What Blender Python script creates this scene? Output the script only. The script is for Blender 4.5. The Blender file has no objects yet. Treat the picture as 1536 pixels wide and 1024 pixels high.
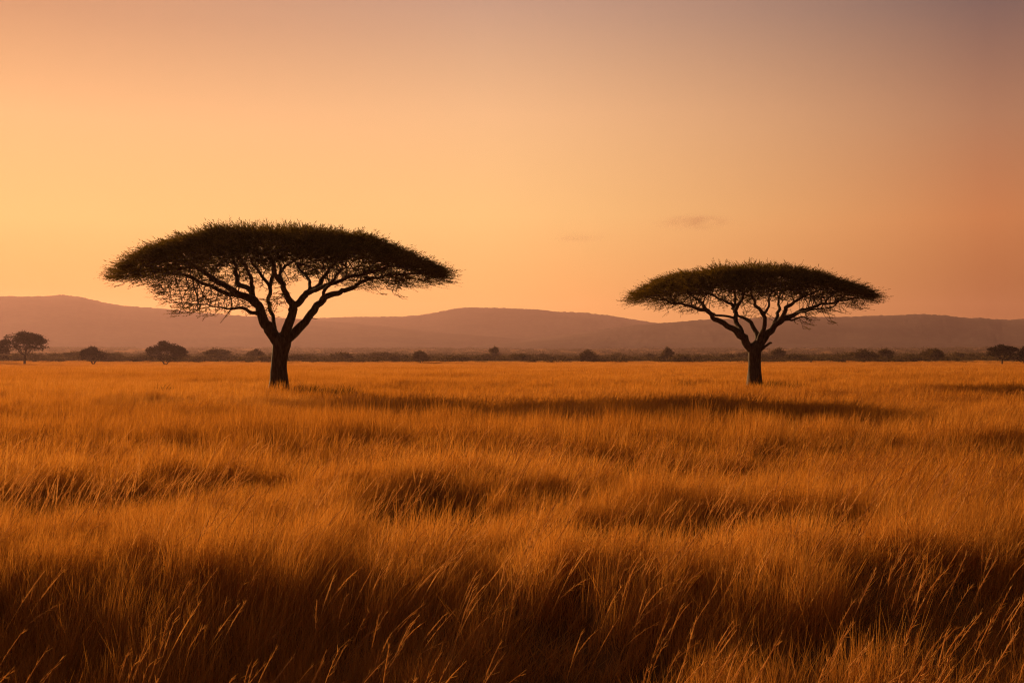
import bpy, math, random
import numpy as np
from mathutils import Vector

RNG = np.random.default_rng(7)
random.seed(7)
R = math.radians
scene = bpy.context.scene
COL = scene.collection

# ------------------------------------------------------------------ frame
F = 1707.0                      # focal length in photo pixels (40 mm on 36 mm)
CX, HY = 768.0, 540.0           # centre column, horizon row
CAMZ = 2.2
SUN_AZ, SUN_EL = 33.0, 13.2     # degrees left of the view direction, above horizon


def lin(r, g, b):
    f = lambda c: c / 12.92 if c <= 0.04045 else ((c + 0.055) / 1.055) ** 2.4
    return (f(r / 255), f(g / 255), f(b / 255), 1.0)


def at(px, py, d):              # photo pixel at depth d -> world point
    return np.array([(px - CX) / F * d, d, CAMZ + (HY - py) / F * d])


# ------------------------------------------------------------------ noise
_H = np.random.default_rng(11).random((256, 256))


def vnoise(x, y):
    x = np.asarray(x, float); y = np.asarray(y, float)
    xi = np.floor(x).astype(int); yi = np.floor(y).astype(int)
    fx = x - xi; fy = y - yi
    fx = fx * fx * fx * (fx * (fx * 6 - 15) + 10); fy = fy * fy * fy * (fy * (fy * 6 - 15) + 10)
    a = _H[xi & 255, yi & 255]; b = _H[(xi + 1) & 255, yi & 255]
    c = _H[xi & 255, (yi + 1) & 255]; d = _H[(xi + 1) & 255, (yi + 1) & 255]
    return (a * (1 - fx) + b * fx) * (1 - fy) + (c * (1 - fx) + d * fx) * fy


def fbm(x, y, o=4):
    s = 0; a = .5; t = 0
    for k in range(o):
        s = s + a * vnoise(x * 2 ** k + 17.3 * k, y * 2 ** k + 9.1 * k); t += a; a *= .5
    return s / t


def sstep(a, b, x):
    t = np.clip((np.asarray(x, float) - a) / (b - a), 0, 1)
    return t * t * (3 - 2 * t)


# hollows of short grass with a tall bank on their sunny far side: (px, py, width px, height px, strength)
HOLLOWS = [(620, 872, 260, 40, .6), (130, 860, 210, 40, .5), (905, 805, 120, 22, 1.0),
           (1425, 792, 140, 24, 1.1), (690, 712, 180, 13, 1.2), (175, 697, 100, 13, 1.3),
           (1020, 676, 95, 9, .9), (1080, 737, 200, 12, 1.0), (330, 690, 90, 9, .45),
           (860, 935, 190, 30, .6), (1450, 985, 120, 34, .75), (430, 990, 190, 32, .8),
           (1230, 818, 90, 14, .5), (60, 700, 70, 12, .5), (1130, 690, 80, 8, .35),
           (80, 980, 200, 40, 1.0), (1060, 845, 60, 12, .35), (870, 688, 120, 7, .3)]
_HW = []
for px, py, w, h, s in HOLLOWS:
    e = 1.45 + .38 * min(1, max(0, (py - 850) / 80)); d = e * F / (py - HY)
    _HW.append(((px - CX) / F * d, d, w / F * d, e * F / (py - h - HY) - d, s))


def hollow(x, y):
    """-> (sink 0..1, bank 0..1)"""
    s = np.zeros_like(x); b = np.zeros_like(x)
    for hx, hy, wx, wy, st in _HW:
        xd = x + 1.5 * wx * (fbm(x / wx * .9 + hx, y / wy * .45, 2) - .5)
        yd = y + 3.2 * wy * (fbm(x / wx * 1.1 + 31, y / wy * .5 + hy, 3) - .5)
        u = (xd - hx) / wx; v = (yd - hy) / wy
        s = np.maximum(s, st * np.exp(-(u * u) ** 1.4 - (v * v)))
        vb = (yd - hy - 1.7 * wy) / (wy * 1.1)
        b = np.maximum(b, st * np.exp(-(u * u) ** 1.4 - vb * vb))
    return s, b


def ground_z(x, y):
    x = np.asarray(x, float); y = np.asarray(y, float)
    z = _ground(x, y)
    for tx, ty, corr in TREE_FEET:
        z = z - corr * np.exp(-(((x - tx) / 16) ** 2 + ((y - ty) / 11) ** 2))
    return z


def _ground(x, y):
    x = np.asarray(x, float); y = np.asarray(y, float)
    d = np.hypot(x, y)
    near = sstep(420, 60, d) * sstep(0.8, 5, d)
    z = near * (.30 * (fbm(x / 8.5 + 3, y / 3.6 + 8, 3) - .5) * 2)
    z = z + .8 * sstep(20, 110, d) * sstep(900, 400, d) * (fbm(x / 45 + 1, y / 20 + 5, 3) - .5)
    m = d < 60
    if np.any(m):
        s, b = hollow(np.where(m, x, 1e4), np.where(m, y, 1e4))
        z = z - .25 * s + .14 * b
    z = z - (.19 + .06 * sstep(2.5, -1.5, x) + .10 * (fbm(x / 2.1 + 20, y / 2.4 + 3, 2) - .5)) * np.clip(11.6 + .8 * sstep(1, -2, x) + 2.4 * (fbm(x / 3.0 + 9, y * 0 + 2, 2) - .5) - np.clip(y, 1.5, 99), 0, 2.7 + 1.6 * (fbm(x / 2.6 + 60, y * 0 + 7, 2) - .5)) * sstep(0, 3, 12 - d)
    dd = np.clip(d, 0, 5000)
    z = z - .40 * sstep(140, 440, d) + 2.7 * sstep(450, 740, d) + 4.5 * sstep(700, 1700, d) + 24 * sstep(1300, 3000, d)
    return z


TREE_FEET = []
for _px, _d in ((418, 65.0), (1132, 80.0)):
    _x = (_px - CX) / F * _d
    TREE_FEET.append((_x, _d, float(_ground(np.array([_x]), np.array([_d]))[0]) + .20))


# ------------------------------------------------------------------ mesh helpers
def mesh_np(name, verts, quads=None, tris=None, smooth=False, attrs=None):
    me = bpy.data.meshes.new(name)
    verts = np.asarray(verts, np.float32)
    nq = 0 if quads is None else len(quads); nt = 0 if tris is None else len(tris)
    me.vertices.add(len(verts)); me.vertices.foreach_set('co', verts.ravel())
    loops = []
    if nq: loops.append(np.asarray(quads, np.int32).ravel())
    if nt: loops.append(np.asarray(tris, np.int32).ravel())
    lp = np.concatenate(loops)
    me.loops.add(len(lp)); me.loops.foreach_set('vertex_index', lp)
    me.polygons.add(nq + nt)
    st = np.concatenate([np.arange(nq) * 4, nq * 4 + np.arange(nt) * 3]).astype(np.int32)
    me.polygons.foreach_set('loop_start', st)
    if smooth:
        me.polygons.foreach_set('use_smooth', np.ones(nq + nt, bool))
    for k, v in (attrs or {}).items():
        a = me.attributes.new(k, 'FLOAT', 'POINT'); a.data.foreach_set('value', np.asarray(v, np.float32))
    me.update(calc_edges=True); me.validate()
    return me


def link(name, me, mat=None, parent=None, loc=(0, 0, 0)):
    o = bpy.data.objects.new(name, me); COL.objects.link(o)
    if mat is not None and me is not None and len(me.materials) == 0:
        me.materials.append(mat)
    o.location = loc; o.parent = parent
    return o


def tag(o, label=None, cat=None, group=None, kind=None):
    if label: o['label'] = label
    if cat: o['category'] = cat
    if group: o['group'] = group
    if kind: o['kind'] = kind
    return o


# ------------------------------------------------------------------ materials
def new_mat(name):
    m = bpy.data.materials.new(name); m.use_nodes = True
    nt = m.node_tree; nt.nodes.clear()
    out = nt.nodes.new('ShaderNodeOutputMaterial')
    return m, nt, out


def ramp(nt, fac, stops):
    n = nt.nodes.new('ShaderNodeValToRGB'); e = n.color_ramp.elements
    while len(e) < len(stops): e.new(.5)
    for el, (p, c) in zip(e, stops): el.position = p; el.color = c
    nt.links.new(fac, n.inputs['Fac'])
    return n.outputs['Color']


def noise_node(nt, scale, detail=4, coord='Object', vec=None):
    n = nt.nodes.new('ShaderNodeTexNoise'); n.inputs['Scale'].default_value = scale; n.inputs['Detail'].default_value = detail
    if vec is None:
        tc = nt.nodes.new('ShaderNodeTexCoord'); vec = tc.outputs[coord]
    nt.links.new(vec, n.inputs['Vector'])
    return n.outputs['Fac']


def leafy(name, stops, trans=.35, tint=(1, .8, .4, 1), attr='rnd', gloss=0.0, inst=False):
    """thin leaf: diffuse + translucent, hue varied leaf by leaf through a stored attribute"""
    m, nt, out = new_mat(name)
    at_ = nt.nodes.new('ShaderNodeAttribute'); at_.attribute_name = attr
    fac = at_.outputs['Fac']
    if inst:
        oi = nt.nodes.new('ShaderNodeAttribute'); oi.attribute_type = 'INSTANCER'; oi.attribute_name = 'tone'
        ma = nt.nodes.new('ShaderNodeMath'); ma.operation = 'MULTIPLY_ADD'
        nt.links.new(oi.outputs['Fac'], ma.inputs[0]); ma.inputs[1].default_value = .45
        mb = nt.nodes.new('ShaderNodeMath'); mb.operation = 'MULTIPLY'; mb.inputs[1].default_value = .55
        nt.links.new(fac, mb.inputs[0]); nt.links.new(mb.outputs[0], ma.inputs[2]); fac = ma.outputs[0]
    c = ramp(nt, fac, stops)
    d = nt.nodes.new('ShaderNodeBsdfDiffuse'); t = nt.nodes.new('ShaderNodeBsdfTranslucent')
    nt.links.new(c, d.inputs['Color'])
    mx = nt.nodes.new('ShaderNodeMix'); mx.data_type = 'RGBA'; mx.blend_type = 'MULTIPLY'; mx.inputs['Factor'].default_value = 1
    nt.links.new(c, mx.inputs['A']); mx.inputs['B'].default_value = tint
    nt.links.new(mx.outputs['Result'], t.inputs['Color'])
    ms = nt.nodes.new('ShaderNodeMixShader'); ms.inputs['Fac'].default_value = trans
    nt.links.new(d.outputs[0], ms.inputs[1]); nt.links.new(t.outputs[0], ms.inputs[2])
    res = ms.outputs[0]
    if gloss:
        g = nt.nodes.new('ShaderNodeBsdfGlossy'); g.inputs['Roughness'].default_value = .55
        nt.links.new(c, g.inputs['Color'])
        m2 = nt.nodes.new('ShaderNodeMixShader'); m2.inputs['Fac'].default_value = gloss
        nt.links.new(res, m2.inputs[1]); nt.links.new(g.outputs[0], m2.inputs[2]); res = m2.outputs[0]
    nt.links.new(res, out.inputs['Surface'])
    return m


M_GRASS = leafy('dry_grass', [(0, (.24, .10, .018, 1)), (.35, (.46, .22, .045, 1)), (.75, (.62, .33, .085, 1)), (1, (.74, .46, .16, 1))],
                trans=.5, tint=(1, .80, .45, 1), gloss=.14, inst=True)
M_STALK = leafy('seed_stalk', [(0, (.30, .14, .04, 1)), (.5, (.50, .26, .085, 1)), (1, (.70, .44, .19, 1))],
                trans=.45, tint=(1, .8, .5, 1), gloss=.14, inst=True)
M_LEAF = leafy('acacia_leaf', [(0, (.046, .036, .009, 1)), (.5, (.088, .066, .016, 1)), (1, (.19, .13, .030, 1))],
               trans=.42, tint=(1, .8, .35, 1))
M_FARLEAF = leafy('scrub_leaf', [(0, (.012, .010, .003, 1)), (.6, (.024, .018, .006, 1)), (1, (.055, .036, .011, 1))],
                  trans=.15, tint=(1, .8, .4, 1))
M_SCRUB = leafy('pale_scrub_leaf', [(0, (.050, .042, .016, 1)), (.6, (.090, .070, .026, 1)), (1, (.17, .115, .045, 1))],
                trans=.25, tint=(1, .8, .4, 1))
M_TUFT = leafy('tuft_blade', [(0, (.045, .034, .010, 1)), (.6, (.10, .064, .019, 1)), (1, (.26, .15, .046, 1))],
               trans=.3, tint=(1, .8, .4, 1))  # tuft brown made darker, painting in shadow at the trunk feet


def bark():
    m, nt, out = new_mat('acacia_bark')
    tc = nt.nodes.new('ShaderNodeTexCoord'); mp = nt.nodes.new('ShaderNodeMapping')
    mp.inputs['Scale'].default_value = (5, 5, 1.1); nt.links.new(tc.outputs['Object'], mp.inputs['Vector'])
    f = noise_node(nt, 2.2, 6, vec=mp.outputs['Vector'])
    c = ramp(nt, f, [(.3, (.030, .020, .012, 1)), (.55, (.075, .048, .028, 1)), (.8, (.13, .085, .05, 1))])
    b = nt.nodes.new('ShaderNodeBsdfPrincipled'); b.inputs['Roughness'].default_value = .9
    b.inputs['Specular IOR Level'].default_value = .15
    bp = nt.nodes.new('ShaderNodeBump'); bp.inputs['Strength'].default_value = .9; bp.inputs['Distance'].default_value = .05
    nt.links.new(f, bp.inputs['Height']); nt.links.new(bp.outputs['Normal'], b.inputs['Normal'])
    nt.links.new(c, b.inputs['Base Color']); nt.links.new(b.outputs[0], out.inputs['Surface'])
    return m


M_BARK = bark()


def soil():
    m, nt, out = new_mat('dry_soil')
    tc = nt.nodes.new('ShaderNodeTexCoord')
    f1 = noise_node(nt, .012, 6, vec=tc.outputs['Object']); f2 = noise_node(nt, 3.0, 5, vec=tc.outputs['Object'])
    mx = nt.nodes.new('ShaderNodeMath'); mx.operation = 'MULTIPLY_ADD'; mx.inputs[1].default_value = .45
    nt.links.new(f2, mx.inputs[0])
    m2 = nt.nodes.new('ShaderNodeMath'); m2.operation = 'MULTIPLY'; m2.inputs[1].default_value = .6
    nt.links.new(f1, m2.inputs[0]); nt.links.new(m2.outputs[0], mx.inputs[2])
    c = ramp(nt, mx.outputs[0], [(.25, (.075, .040, .014, 1)), (.5, (.16, .085, .028, 1)), (.75, (.30, .165, .05, 1))])
    b = nt.nodes.new('ShaderNodeBsdfDiffuse'); nt.links.new(c, b.inputs['Color'])
    nt.links.new(b.outputs[0], out.inputs['Surface'])
    return m


def hillside():
    m, nt, out = new_mat('scrubby_hillside')
    tc = nt.nodes.new('ShaderNodeTexCoord')
    f1 = noise_node(nt, .004, 7, vec=tc.outputs['Object']); f2 = noise_node(nt, .05, 3, vec=tc.outputs['Object'])
    mx = nt.nodes.new('ShaderNodeMath'); mx.operation = 'MULTIPLY_ADD'; mx.inputs[1].default_value = .35
    nt.links.new(f2, mx.inputs[0])
    m2 = nt.nodes.new('ShaderNodeMath'); m2.operation = 'MULTIPLY'; m2.inputs[1].default_value = .65
    nt.links.new(f1, m2.inputs[0]); nt.links.new(m2.outputs[0], mx.inputs[2])
    c = ramp(nt, mx.outputs[0], [(.3, (.060, .046, .042, 1)), (.5, (.080, .060, .052, 1)), (.72, (.11, .08, .066, 1))])
    b = nt.nodes.new('ShaderNodeBsdfDiffuse'); nt.links.new(c, b.inputs['Color'])
    nt.links.new(b.outputs[0], out.inputs['Surface'])
    return m


# ------------------------------------------------------------------ ground sheet to the horizon
def build_ground():
    rad = np.concatenate([[0.6], np.exp(np.linspace(math.log(1.2), math.log(80), 260)),
                          np.exp(np.linspace(math.log(82), math.log(6200), 170))])
    ang = np.concatenate([np.linspace(-40, 40, 330), np.linspace(44, 316, 69)])      # degrees from +Y, clockwise
    A, Q = np.meshgrid(np.radians(ang), rad)
    X = Q * np.sin(A); Y = Q * np.cos(A); Z = ground_z(X, Y)
    n = len(ang); V = np.stack([X, Y, Z], -1).reshape(-1, 3)
    i = np.arange(len(rad) - 1)[:, None] * n; j = np.arange(n)[None, :]; j2 = (j + 1) % n
    q = np.stack([i + j, i + n + j, i + n + j2, i + j2], -1).reshape(-1, 4)[:, ::-1]
    V = np.vstack([V, [[0, 0, float(ground_z(np.array([0.]), np.array([0.]))[0])]]])
    c = len(V) - 1
    t = np.stack([np.arange(n), (np.arange(n) + 1) % n, np.full(n, c)], -1)[:, ::-1]
    o = link('ground', mesh_np('ground', V, q, t, True), soil())
    tag(o, 'flat savanna plain of dry soil under the golden grass', kind='structure')


build_ground()

# ------------------------------------------------------------------ hills
def build_hill(label, yr, prof, seed):
    px = np.concatenate([np.arange(-1500, -60, 14), np.arange(-60, 1600, 2), np.arange(1600, 3000, 14)]).astype(float)
    pp = np.array(prof, float)
    px = px[(px >= pp[0, 0]) & (px <= pp[-1, 0])]
    py = np.interp(px, pp[:, 0], pp[:, 1])
    k = np.ones(9) / 9; py = np.convolve(np.pad(py, 4, mode='edge'), k, 'valid')
    T = np.concatenate([np.linspace(0, 1, 34), np.linspace(1.05, 1.7, 8)])
    y0 = yr * .62
    PX, TT = np.meshgrid(px, T)
    PY = np.broadcast_to(py, PX.shape)
    ry = yr + 260 * (fbm(PX / 260 + seed, PX * 0 + 3, 3) - .5)
    Y = y0 + (ry - y0) * TT
    X = (PX - CX) / F * Y
    H = CAMZ + (HY - PY) / F * ry
    base = 12.0
    s = np.where(TT < 1, .25 * TT + .75 * sstep(0, 1, TT) ** 1.15, 1 - .8 * sstep(1, 1.7, TT))
    spur = (fbm(X / 420 + seed * 3, Y / 700, 4) - .5) * 34 * np.sin(np.clip(TT, 0, 1) * math.pi)
    Z = base + (H - base) * s + spur
    Z += (fbm(X / 15 + seed, Y / 15, 3) - .5) * (2.5 + 5.5 * sstep(.8, 1, TT)) * sstep(.05, .3, TT) * sstep(20, 60, H - base + 30)
    n = len(px); i = np.arange(len(T) - 1)[:, None] * n; j = np.arange(n - 1)[None, :]
    q = np.stack([i + j, i + j + 1, i + n + j + 1, i + n + j], -1).reshape(-1, 4)
    o = link('hill', mesh_np('hill', np.stack([X, Y, Z], -1).reshape(-1, 3), q, None, True), M_HILL)
    tag(o, label, kind='structure')


M_HILL = hillside()
build_hill('long hazy ridge on the left, highest of the three hills', 4000,
           [(-1500, 470), (-800, 430), (-300, 440), (0, 445), (50, 445), (95, 442.5), (125, 446), (150, 453), (185, 459), (230, 462), (265, 465), (300, 469),
            (350, 473), (420, 477), (480, 481), (560, 488), (660, 498), (800, 512), (900, 522)], 1.3)
build_hill('flat topped hazy hill in the middle between the two acacias', 4900,
           [(150, 520), (300, 496), (420, 481), (480, 477), (540, 475.5), (600, 475.5), (645, 471), (680, 463.5), (700, 461.5), (745, 462), (810, 464.5), (830, 467),
            (870, 468.5), (920, 474), (960, 481), (985, 485), (1020, 487), (1100, 494), (1250, 510), (1350, 522)], 4.1)
build_hill('low hazy ridge on the right behind the smaller acacia', 3600,
           [(700, 522), (850, 502), (950, 489), (1010, 484), (1060, 480), (1130, 477.5), (1200, 476), (1260, 477), (1300, 475), (1380, 472), (1415, 473.5),
            (1445, 477.5), (1480, 478), (1510, 481), (1536, 479), (1620, 470), (1800, 462), (2200, 475), (3000, 490)], 7.7)


# ------------------------------------------------------------------ grass clump meshes
def blades(n, radius, hmin, hmax, width, segs, lean, rng, curve=.5):
    """n curved tapering blades leaning towards +x; returns verts, quads, attr"""
    a = rng.random(n) * 2 * math.pi; r = radius * np.sqrt(rng.random(n))
    bx = r * np.cos(a); by = r * np.sin(a)
    h = hmin + (hmax - hmin) * rng.random(n)
    la = rng.normal(0, .95, n)                                   # lean azimuth
    lm = np.clip(rng.normal(lean, .22, n), -.2, 1.2) * h
    fa = rng.random(n) * math.pi                                 # blade facing
    wv = np.stack([np.cos(fa), np.sin(fa), np.zeros(n)], -1)
    w = width * (.6 + .8 * rng.random(n))
    t = np.linspace(0, 1, segs + 1)
    P = np.zeros((n, segs + 1, 3))
    P[..., 0] = bx[:, None] + (lm * np.cos(la))[:, None] * (t ** (1 + 2 * curve))[None]
    P[..., 1] = by[:, None] + (lm * np.sin(la))[:, None] * (t ** (1 + 2 * curve))[None]
    P[..., 2] = h[:, None] * (t - .12 * lean * t ** 3)[None] - .03
    wt = (1 - t ** 2.2) * .85 + .15
    off = wv[:, None, :] * (w[:, None] * wt[None])[..., None] * .5
    V = np.stack([P - off, P + off], 2).reshape(-1, 3)
    b = (np.arange(n) * (segs + 1) * 2)[:, None] + (np.arange(segs) * 2)[None]
    q = np.stack([b, b + 1, b + 3, b + 2], -1).reshape(-1, 4)
    rnd = np.repeat(np.clip(rng.normal(.5, .32, n), 0, 1), (segs + 1) * 2)
    return V, q, rnd


def stalks(n, radius, hmin, hmax, lean, rng, w0=.0021, wh=.0072):
    """tall seed stalks: thin culm, arching feathery head as a bundle of short awns"""
    VV, QQ, RR = [], [], []; base = 0
    for k in range(n):
        h = rng.uniform(hmin, hmax); la = rng.normal(0, .5); lm = max(.1, rng.normal(lean, .15)) * h
        a = rng.random() * 6.28; r = radius * math.sqrt(rng.random())
        S = 9; t = np.linspace(0, 1, S + 1)
        arch = rng.uniform(.3, 1.3)
        P = np.stack([r * math.cos(a) + lm * math.cos(la) * t ** (1 + arch), r * math.sin(a) + lm * math.sin(la) * t ** (1 + arch),
                      h * (t - .22 * lean * arch * t ** 4)], -1)
        head = sstep(.66, .74, t) * (1 - .75 * sstep(.86, 1, t))
        w = w0 * (1 - .4 * t) + wh * head
        for fa in (rng.random() * 3.14,):
            for ff in (fa, fa + 1.57):
                wv = np.array([math.cos(ff), math.sin(ff), 0.15])
                off = wv[None] * w[:, None] * .5
                V = np.stack([P - off, P + off], 1).reshape(-1, 3)
                b = base + np.arange(S) * 2
                VV.append(V); QQ.append(np.stack([b, b + 1, b + 3, b + 2], -1)); RR.append(np.full(len(V), rng.random())); base += len(V)
        # awns off the head
        for m_ in range(14):
            tt = rng.uniform(.68, .98); i = min(int(tt * S), S - 1); f = tt * S - i
            p = P[i] * (1 - f) + P[i + 1] * f; d = P[i + 1] - P[i]; d = d / np.linalg.norm(d)
            e = d + rng.normal(0, .35, 3); e /= np.linalg.norm(e); L = rng.uniform(.03, .07)
            s = np.cross(e, rng.normal(0, 1, 3)); s = s / np.linalg.norm(s) * .0016
            V = np.array([p - s, p + s, p + e * L + s * .3, p + e * L - s * .3])
            VV.append(V); QQ.append(np.array([[base, base + 1, base + 2, base + 3]])); RR.append(np.full(4, rng.random())); base += 4
    return np.vstack(VV), np.vstack(QQ), np.concatenate(RR)


PROTO = {}


def proto_collection(name, metas, mat_of):
    c = bpy.data.collections.new(name)
    for i, (V, q, r) in enumerate(metas):
        me = mesh_np('%s_%02d' % (name, i), V, q, attrs={'rnd': r})
        me.materials.append(mat_of(i))
        c.objects.link(bpy.data.objects.new('%s_%02d' % (name, i), me))
    return c


def scatter_group(coll):
    g = bpy.data.node_groups.new('scatter', 'GeometryNodeTree')
    g.interface.new_socket('Geometry', in_out='INPUT', socket_type='NodeSocketGeometry')
    g.interface.new_socket('Geometry', in_out='OUTPUT', socket_type='NodeSocketGeometry')
    N = g.nodes; L = g.links
    gi = N.new('NodeGroupInput'); go = N.new('NodeGroupOutput')
    ci = N.new('GeometryNodeCollectionInfo'); ci.inputs['Collection'].default_value = coll
    ci.inputs['Separate Children'].default_value = True; ci.inputs['Reset Children'].default_value = True
    iop = N.new('GeometryNodeInstanceOnPoints'); iop.inputs['Pick Instance'].default_value = True

    def attr(nm, ty):
        a = N.new('GeometryNodeInputNamedAttribute'); a.data_type = ty; a.inputs['Name'].default_value = nm
        return a.outputs['Attribute']
    L.new(gi.outputs[0], iop.inputs['Points']); L.new(ci.outputs['Instances'], iop.inputs['Instance'])
    L.new(attr('pick', 'INT'), iop.inputs['Instance Index'])
    e2r = N.new('FunctionNodeEulerToRotation'); L.new(attr('rot', 'FLOAT_VECTOR'), e2r.inputs[0])
    L.new(e2r.outputs[0], iop.inputs['Rotation']); L.new(attr('scl', 'FLOAT_VECTOR'), iop.inputs['Scale'])
    L.new(iop.outputs[0], go.inputs[0])
    return g


def scatter(name, pts, pick, rot, scl, coll, tone=None):
    me = bpy.data.meshes.new(name); n = len(pts)
    me.vertices.add(n); me.vertices.foreach_set('co', np.asarray(pts, np.float32).ravel())
    a = me.attributes.new('pick', 'INT', 'POINT'); a.data.foreach_set('value', np.asarray(pick, np.int32))
    a = me.attributes.new('rot', 'FLOAT_VECTOR', 'POINT'); a.data.foreach_set('vector', np.asarray(rot, np.float32).ravel())
    a = me.attributes.new('scl', 'FLOAT_VECTOR', 'POINT'); a.data.foreach_set('vector', np.asarray(scl, np.float32).ravel())
    if tone is not None:
        a = me.attributes.new('tone', 'FLOAT', 'POINT'); a.data.foreach_set('value', np.asarray(tone, np.float32))
    o = link(name, me)
    mod = o.modifiers.new('scatter', 'NODES'); mod.node_group = scatter_group(coll)
    return o


def sector(r0, r1, dens, half=30.0, margin=2.0):
    """random ground points between two distances, inside the view fan (plus a side margin)"""
    k = math.tan(R(half)); area = (r1 * r1 - r0 * r0) * k + 2 * margin * (r1 - r0)
    n = int(area * dens)
    y = []
    while sum(map(len, y)) < n:
        c = RNG.uniform(r0, r1, n); keep = RNG.random(n) < (c * k + margin) / (r1 * k + margin); y.append(c[keep])
    y = np.concatenate(y)[:n]
    return RNG.uniform(-1, 1, n) * (y * k + margin), y


def build_grass():
    rg = np.random.default_rng(3)
    metas = []; lod = []
    NV = 7
    for k in range(NV): metas.append(blades(52, .15, .26, .64, .0046, 4, .27, rg, .25))
    for k in range(NV): metas.append(blades(64, .30, .26, .66, .0080, 3, .27, rg, .25))
    for k in range(NV): metas.append(blades(80, .75, .28, .70, .019, 2, .27, rg, .25))
    for k in range(NV): metas.append(blades(190, 2.2, .36, .66, .034, 2, .27, rg, .25))
    S0 = len(metas)
    for k in range(6): metas.append(stalks(3, .16, .72, 1.15, .38, rg))
    for k in range(4): metas.append(stalks(5, .5, .62, .95, .36, rg, .0045, .0085))
    coll = proto_collection('clump', metas, lambda i: M_STALK if i >= S0 else M_GRASS)
    P, K, RO, SC = [], [], [], []

    def add(x, y, pick, hs, spread=.55, xy=1.0):
        z = ground_z(x, y); n = len(x)
        P.append(np.stack([x, y, z], -1)); K.append(pick)
        RO.append(np.stack([RNG.normal(0, .06, n), RNG.normal(0, .06, n), RNG.normal(-.1, spread, n)], -1))
        s = xy * RNG.uniform(.85, 1.2, n)
        SC.append(np.stack([s, s, hs], -1))

    def height(x, y):
        d = np.hypot(x, y)
        h = .66 + .84 * fbm(x / 2.6 + 40, y / 2.2 + 11, 3)
        h = h * (.62 + .78 * fbm(x / 22 + 4, y / 9 + 2, 3))
        m = d < 60
        s, b = hollow(np.where(m, x, 1e4), np.where(m, y, 1e4))
        h = h * (1 - .55 * s) * (1 + .30 * b)
        h = h * (.68 + .64 * vnoise(x / .42 + 3, y / .42 + 8))
        return h * RNG.uniform(.68, 1.2, len(x))

    for i, (r0, r1, dens) in enumerate([(3.6, 17, 60), (15.5, 47, 15), (43, 135, 2.6), (122, 640, .26)]):
        x, y = sector(r0, r1, dens)
        if i == 3:
            keep = RNG.random(len(x)) < 1 - sstep(430, 640, np.hypot(x, y) + 60 * (fbm(x / 40, y / 40, 3) - .5)); x, y = x[keep], y[keep]
        hs = height(x, y)
        if i == 0:
            s, b = hollow(x, y); keep = RNG.random(len(x)) > .35 * s; x, y, hs = x[keep], y[keep], hs[keep]
        add(x, y, RNG.integers(0, NV, len(x)) + NV * i, hs)
    # seed stalks
    x, y = sector(3.6, 16, 7.0); keep = RNG.random(len(x)) < .25 + 1.3 * sstep(.42, .7, fbm(x / 2.2, y / 2.0, 2)); x, y = x[keep], y[keep]
    add(x, y, S0 + RNG.integers(0, 6, len(x)), RNG.uniform(.8, 1.15, len(x)), .35)
    x, y = sector(15, 60, 1.3)
    add(x, y, S0 + 6 + RNG.integers(0, 4, len(x)), RNG.uniform(.8, 1.1, len(x)), .4)
    P_ = np.vstack(P); K_ = np.concatenate(K); R_ = np.vstack(RO); S_ = np.vstack(SC)
    # russet and straw coloured patches; light falloff to the right painted into tone
    X_, Y_ = P_[:, 0], P_[:, 1]
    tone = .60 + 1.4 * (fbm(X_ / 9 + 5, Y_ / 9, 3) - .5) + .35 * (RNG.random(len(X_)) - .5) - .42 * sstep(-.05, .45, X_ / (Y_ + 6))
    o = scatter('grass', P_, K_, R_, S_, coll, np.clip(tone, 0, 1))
    tag(o, 'tall dry golden grass leaning in the wind across the whole plain', 'grass', kind='stuff')


build_grass()

# ------------------------------------------------------------------ trees
def catmull(P, n):
    P = np.asarray(P, float); out = []
    Q = np.vstack([2 * P[0] - P[1], P, 2 * P[-1] - P[-2]])
    for i in range(1, len(Q) - 2):
        L = np.linalg.norm(Q[i + 1, :3] - Q[i, :3]); m = max(2, int(math.ceil(L / n)))
        for t in np.arange(m) / m:
            a, b, c, d = Q[i - 1], Q[i], Q[i + 1], Q[i + 2]
            out.append(.5 * ((2 * b) + (-a + c) * t + (2 * a - 5 * b + 4 * c - d) * t * t + (-a + 3 * b - 3 * c + d) * t ** 3))
    out.append(P[-1])
    return np.array(out)


def own_seed(n):
    return sum(map(ord, n)) % 37


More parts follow.
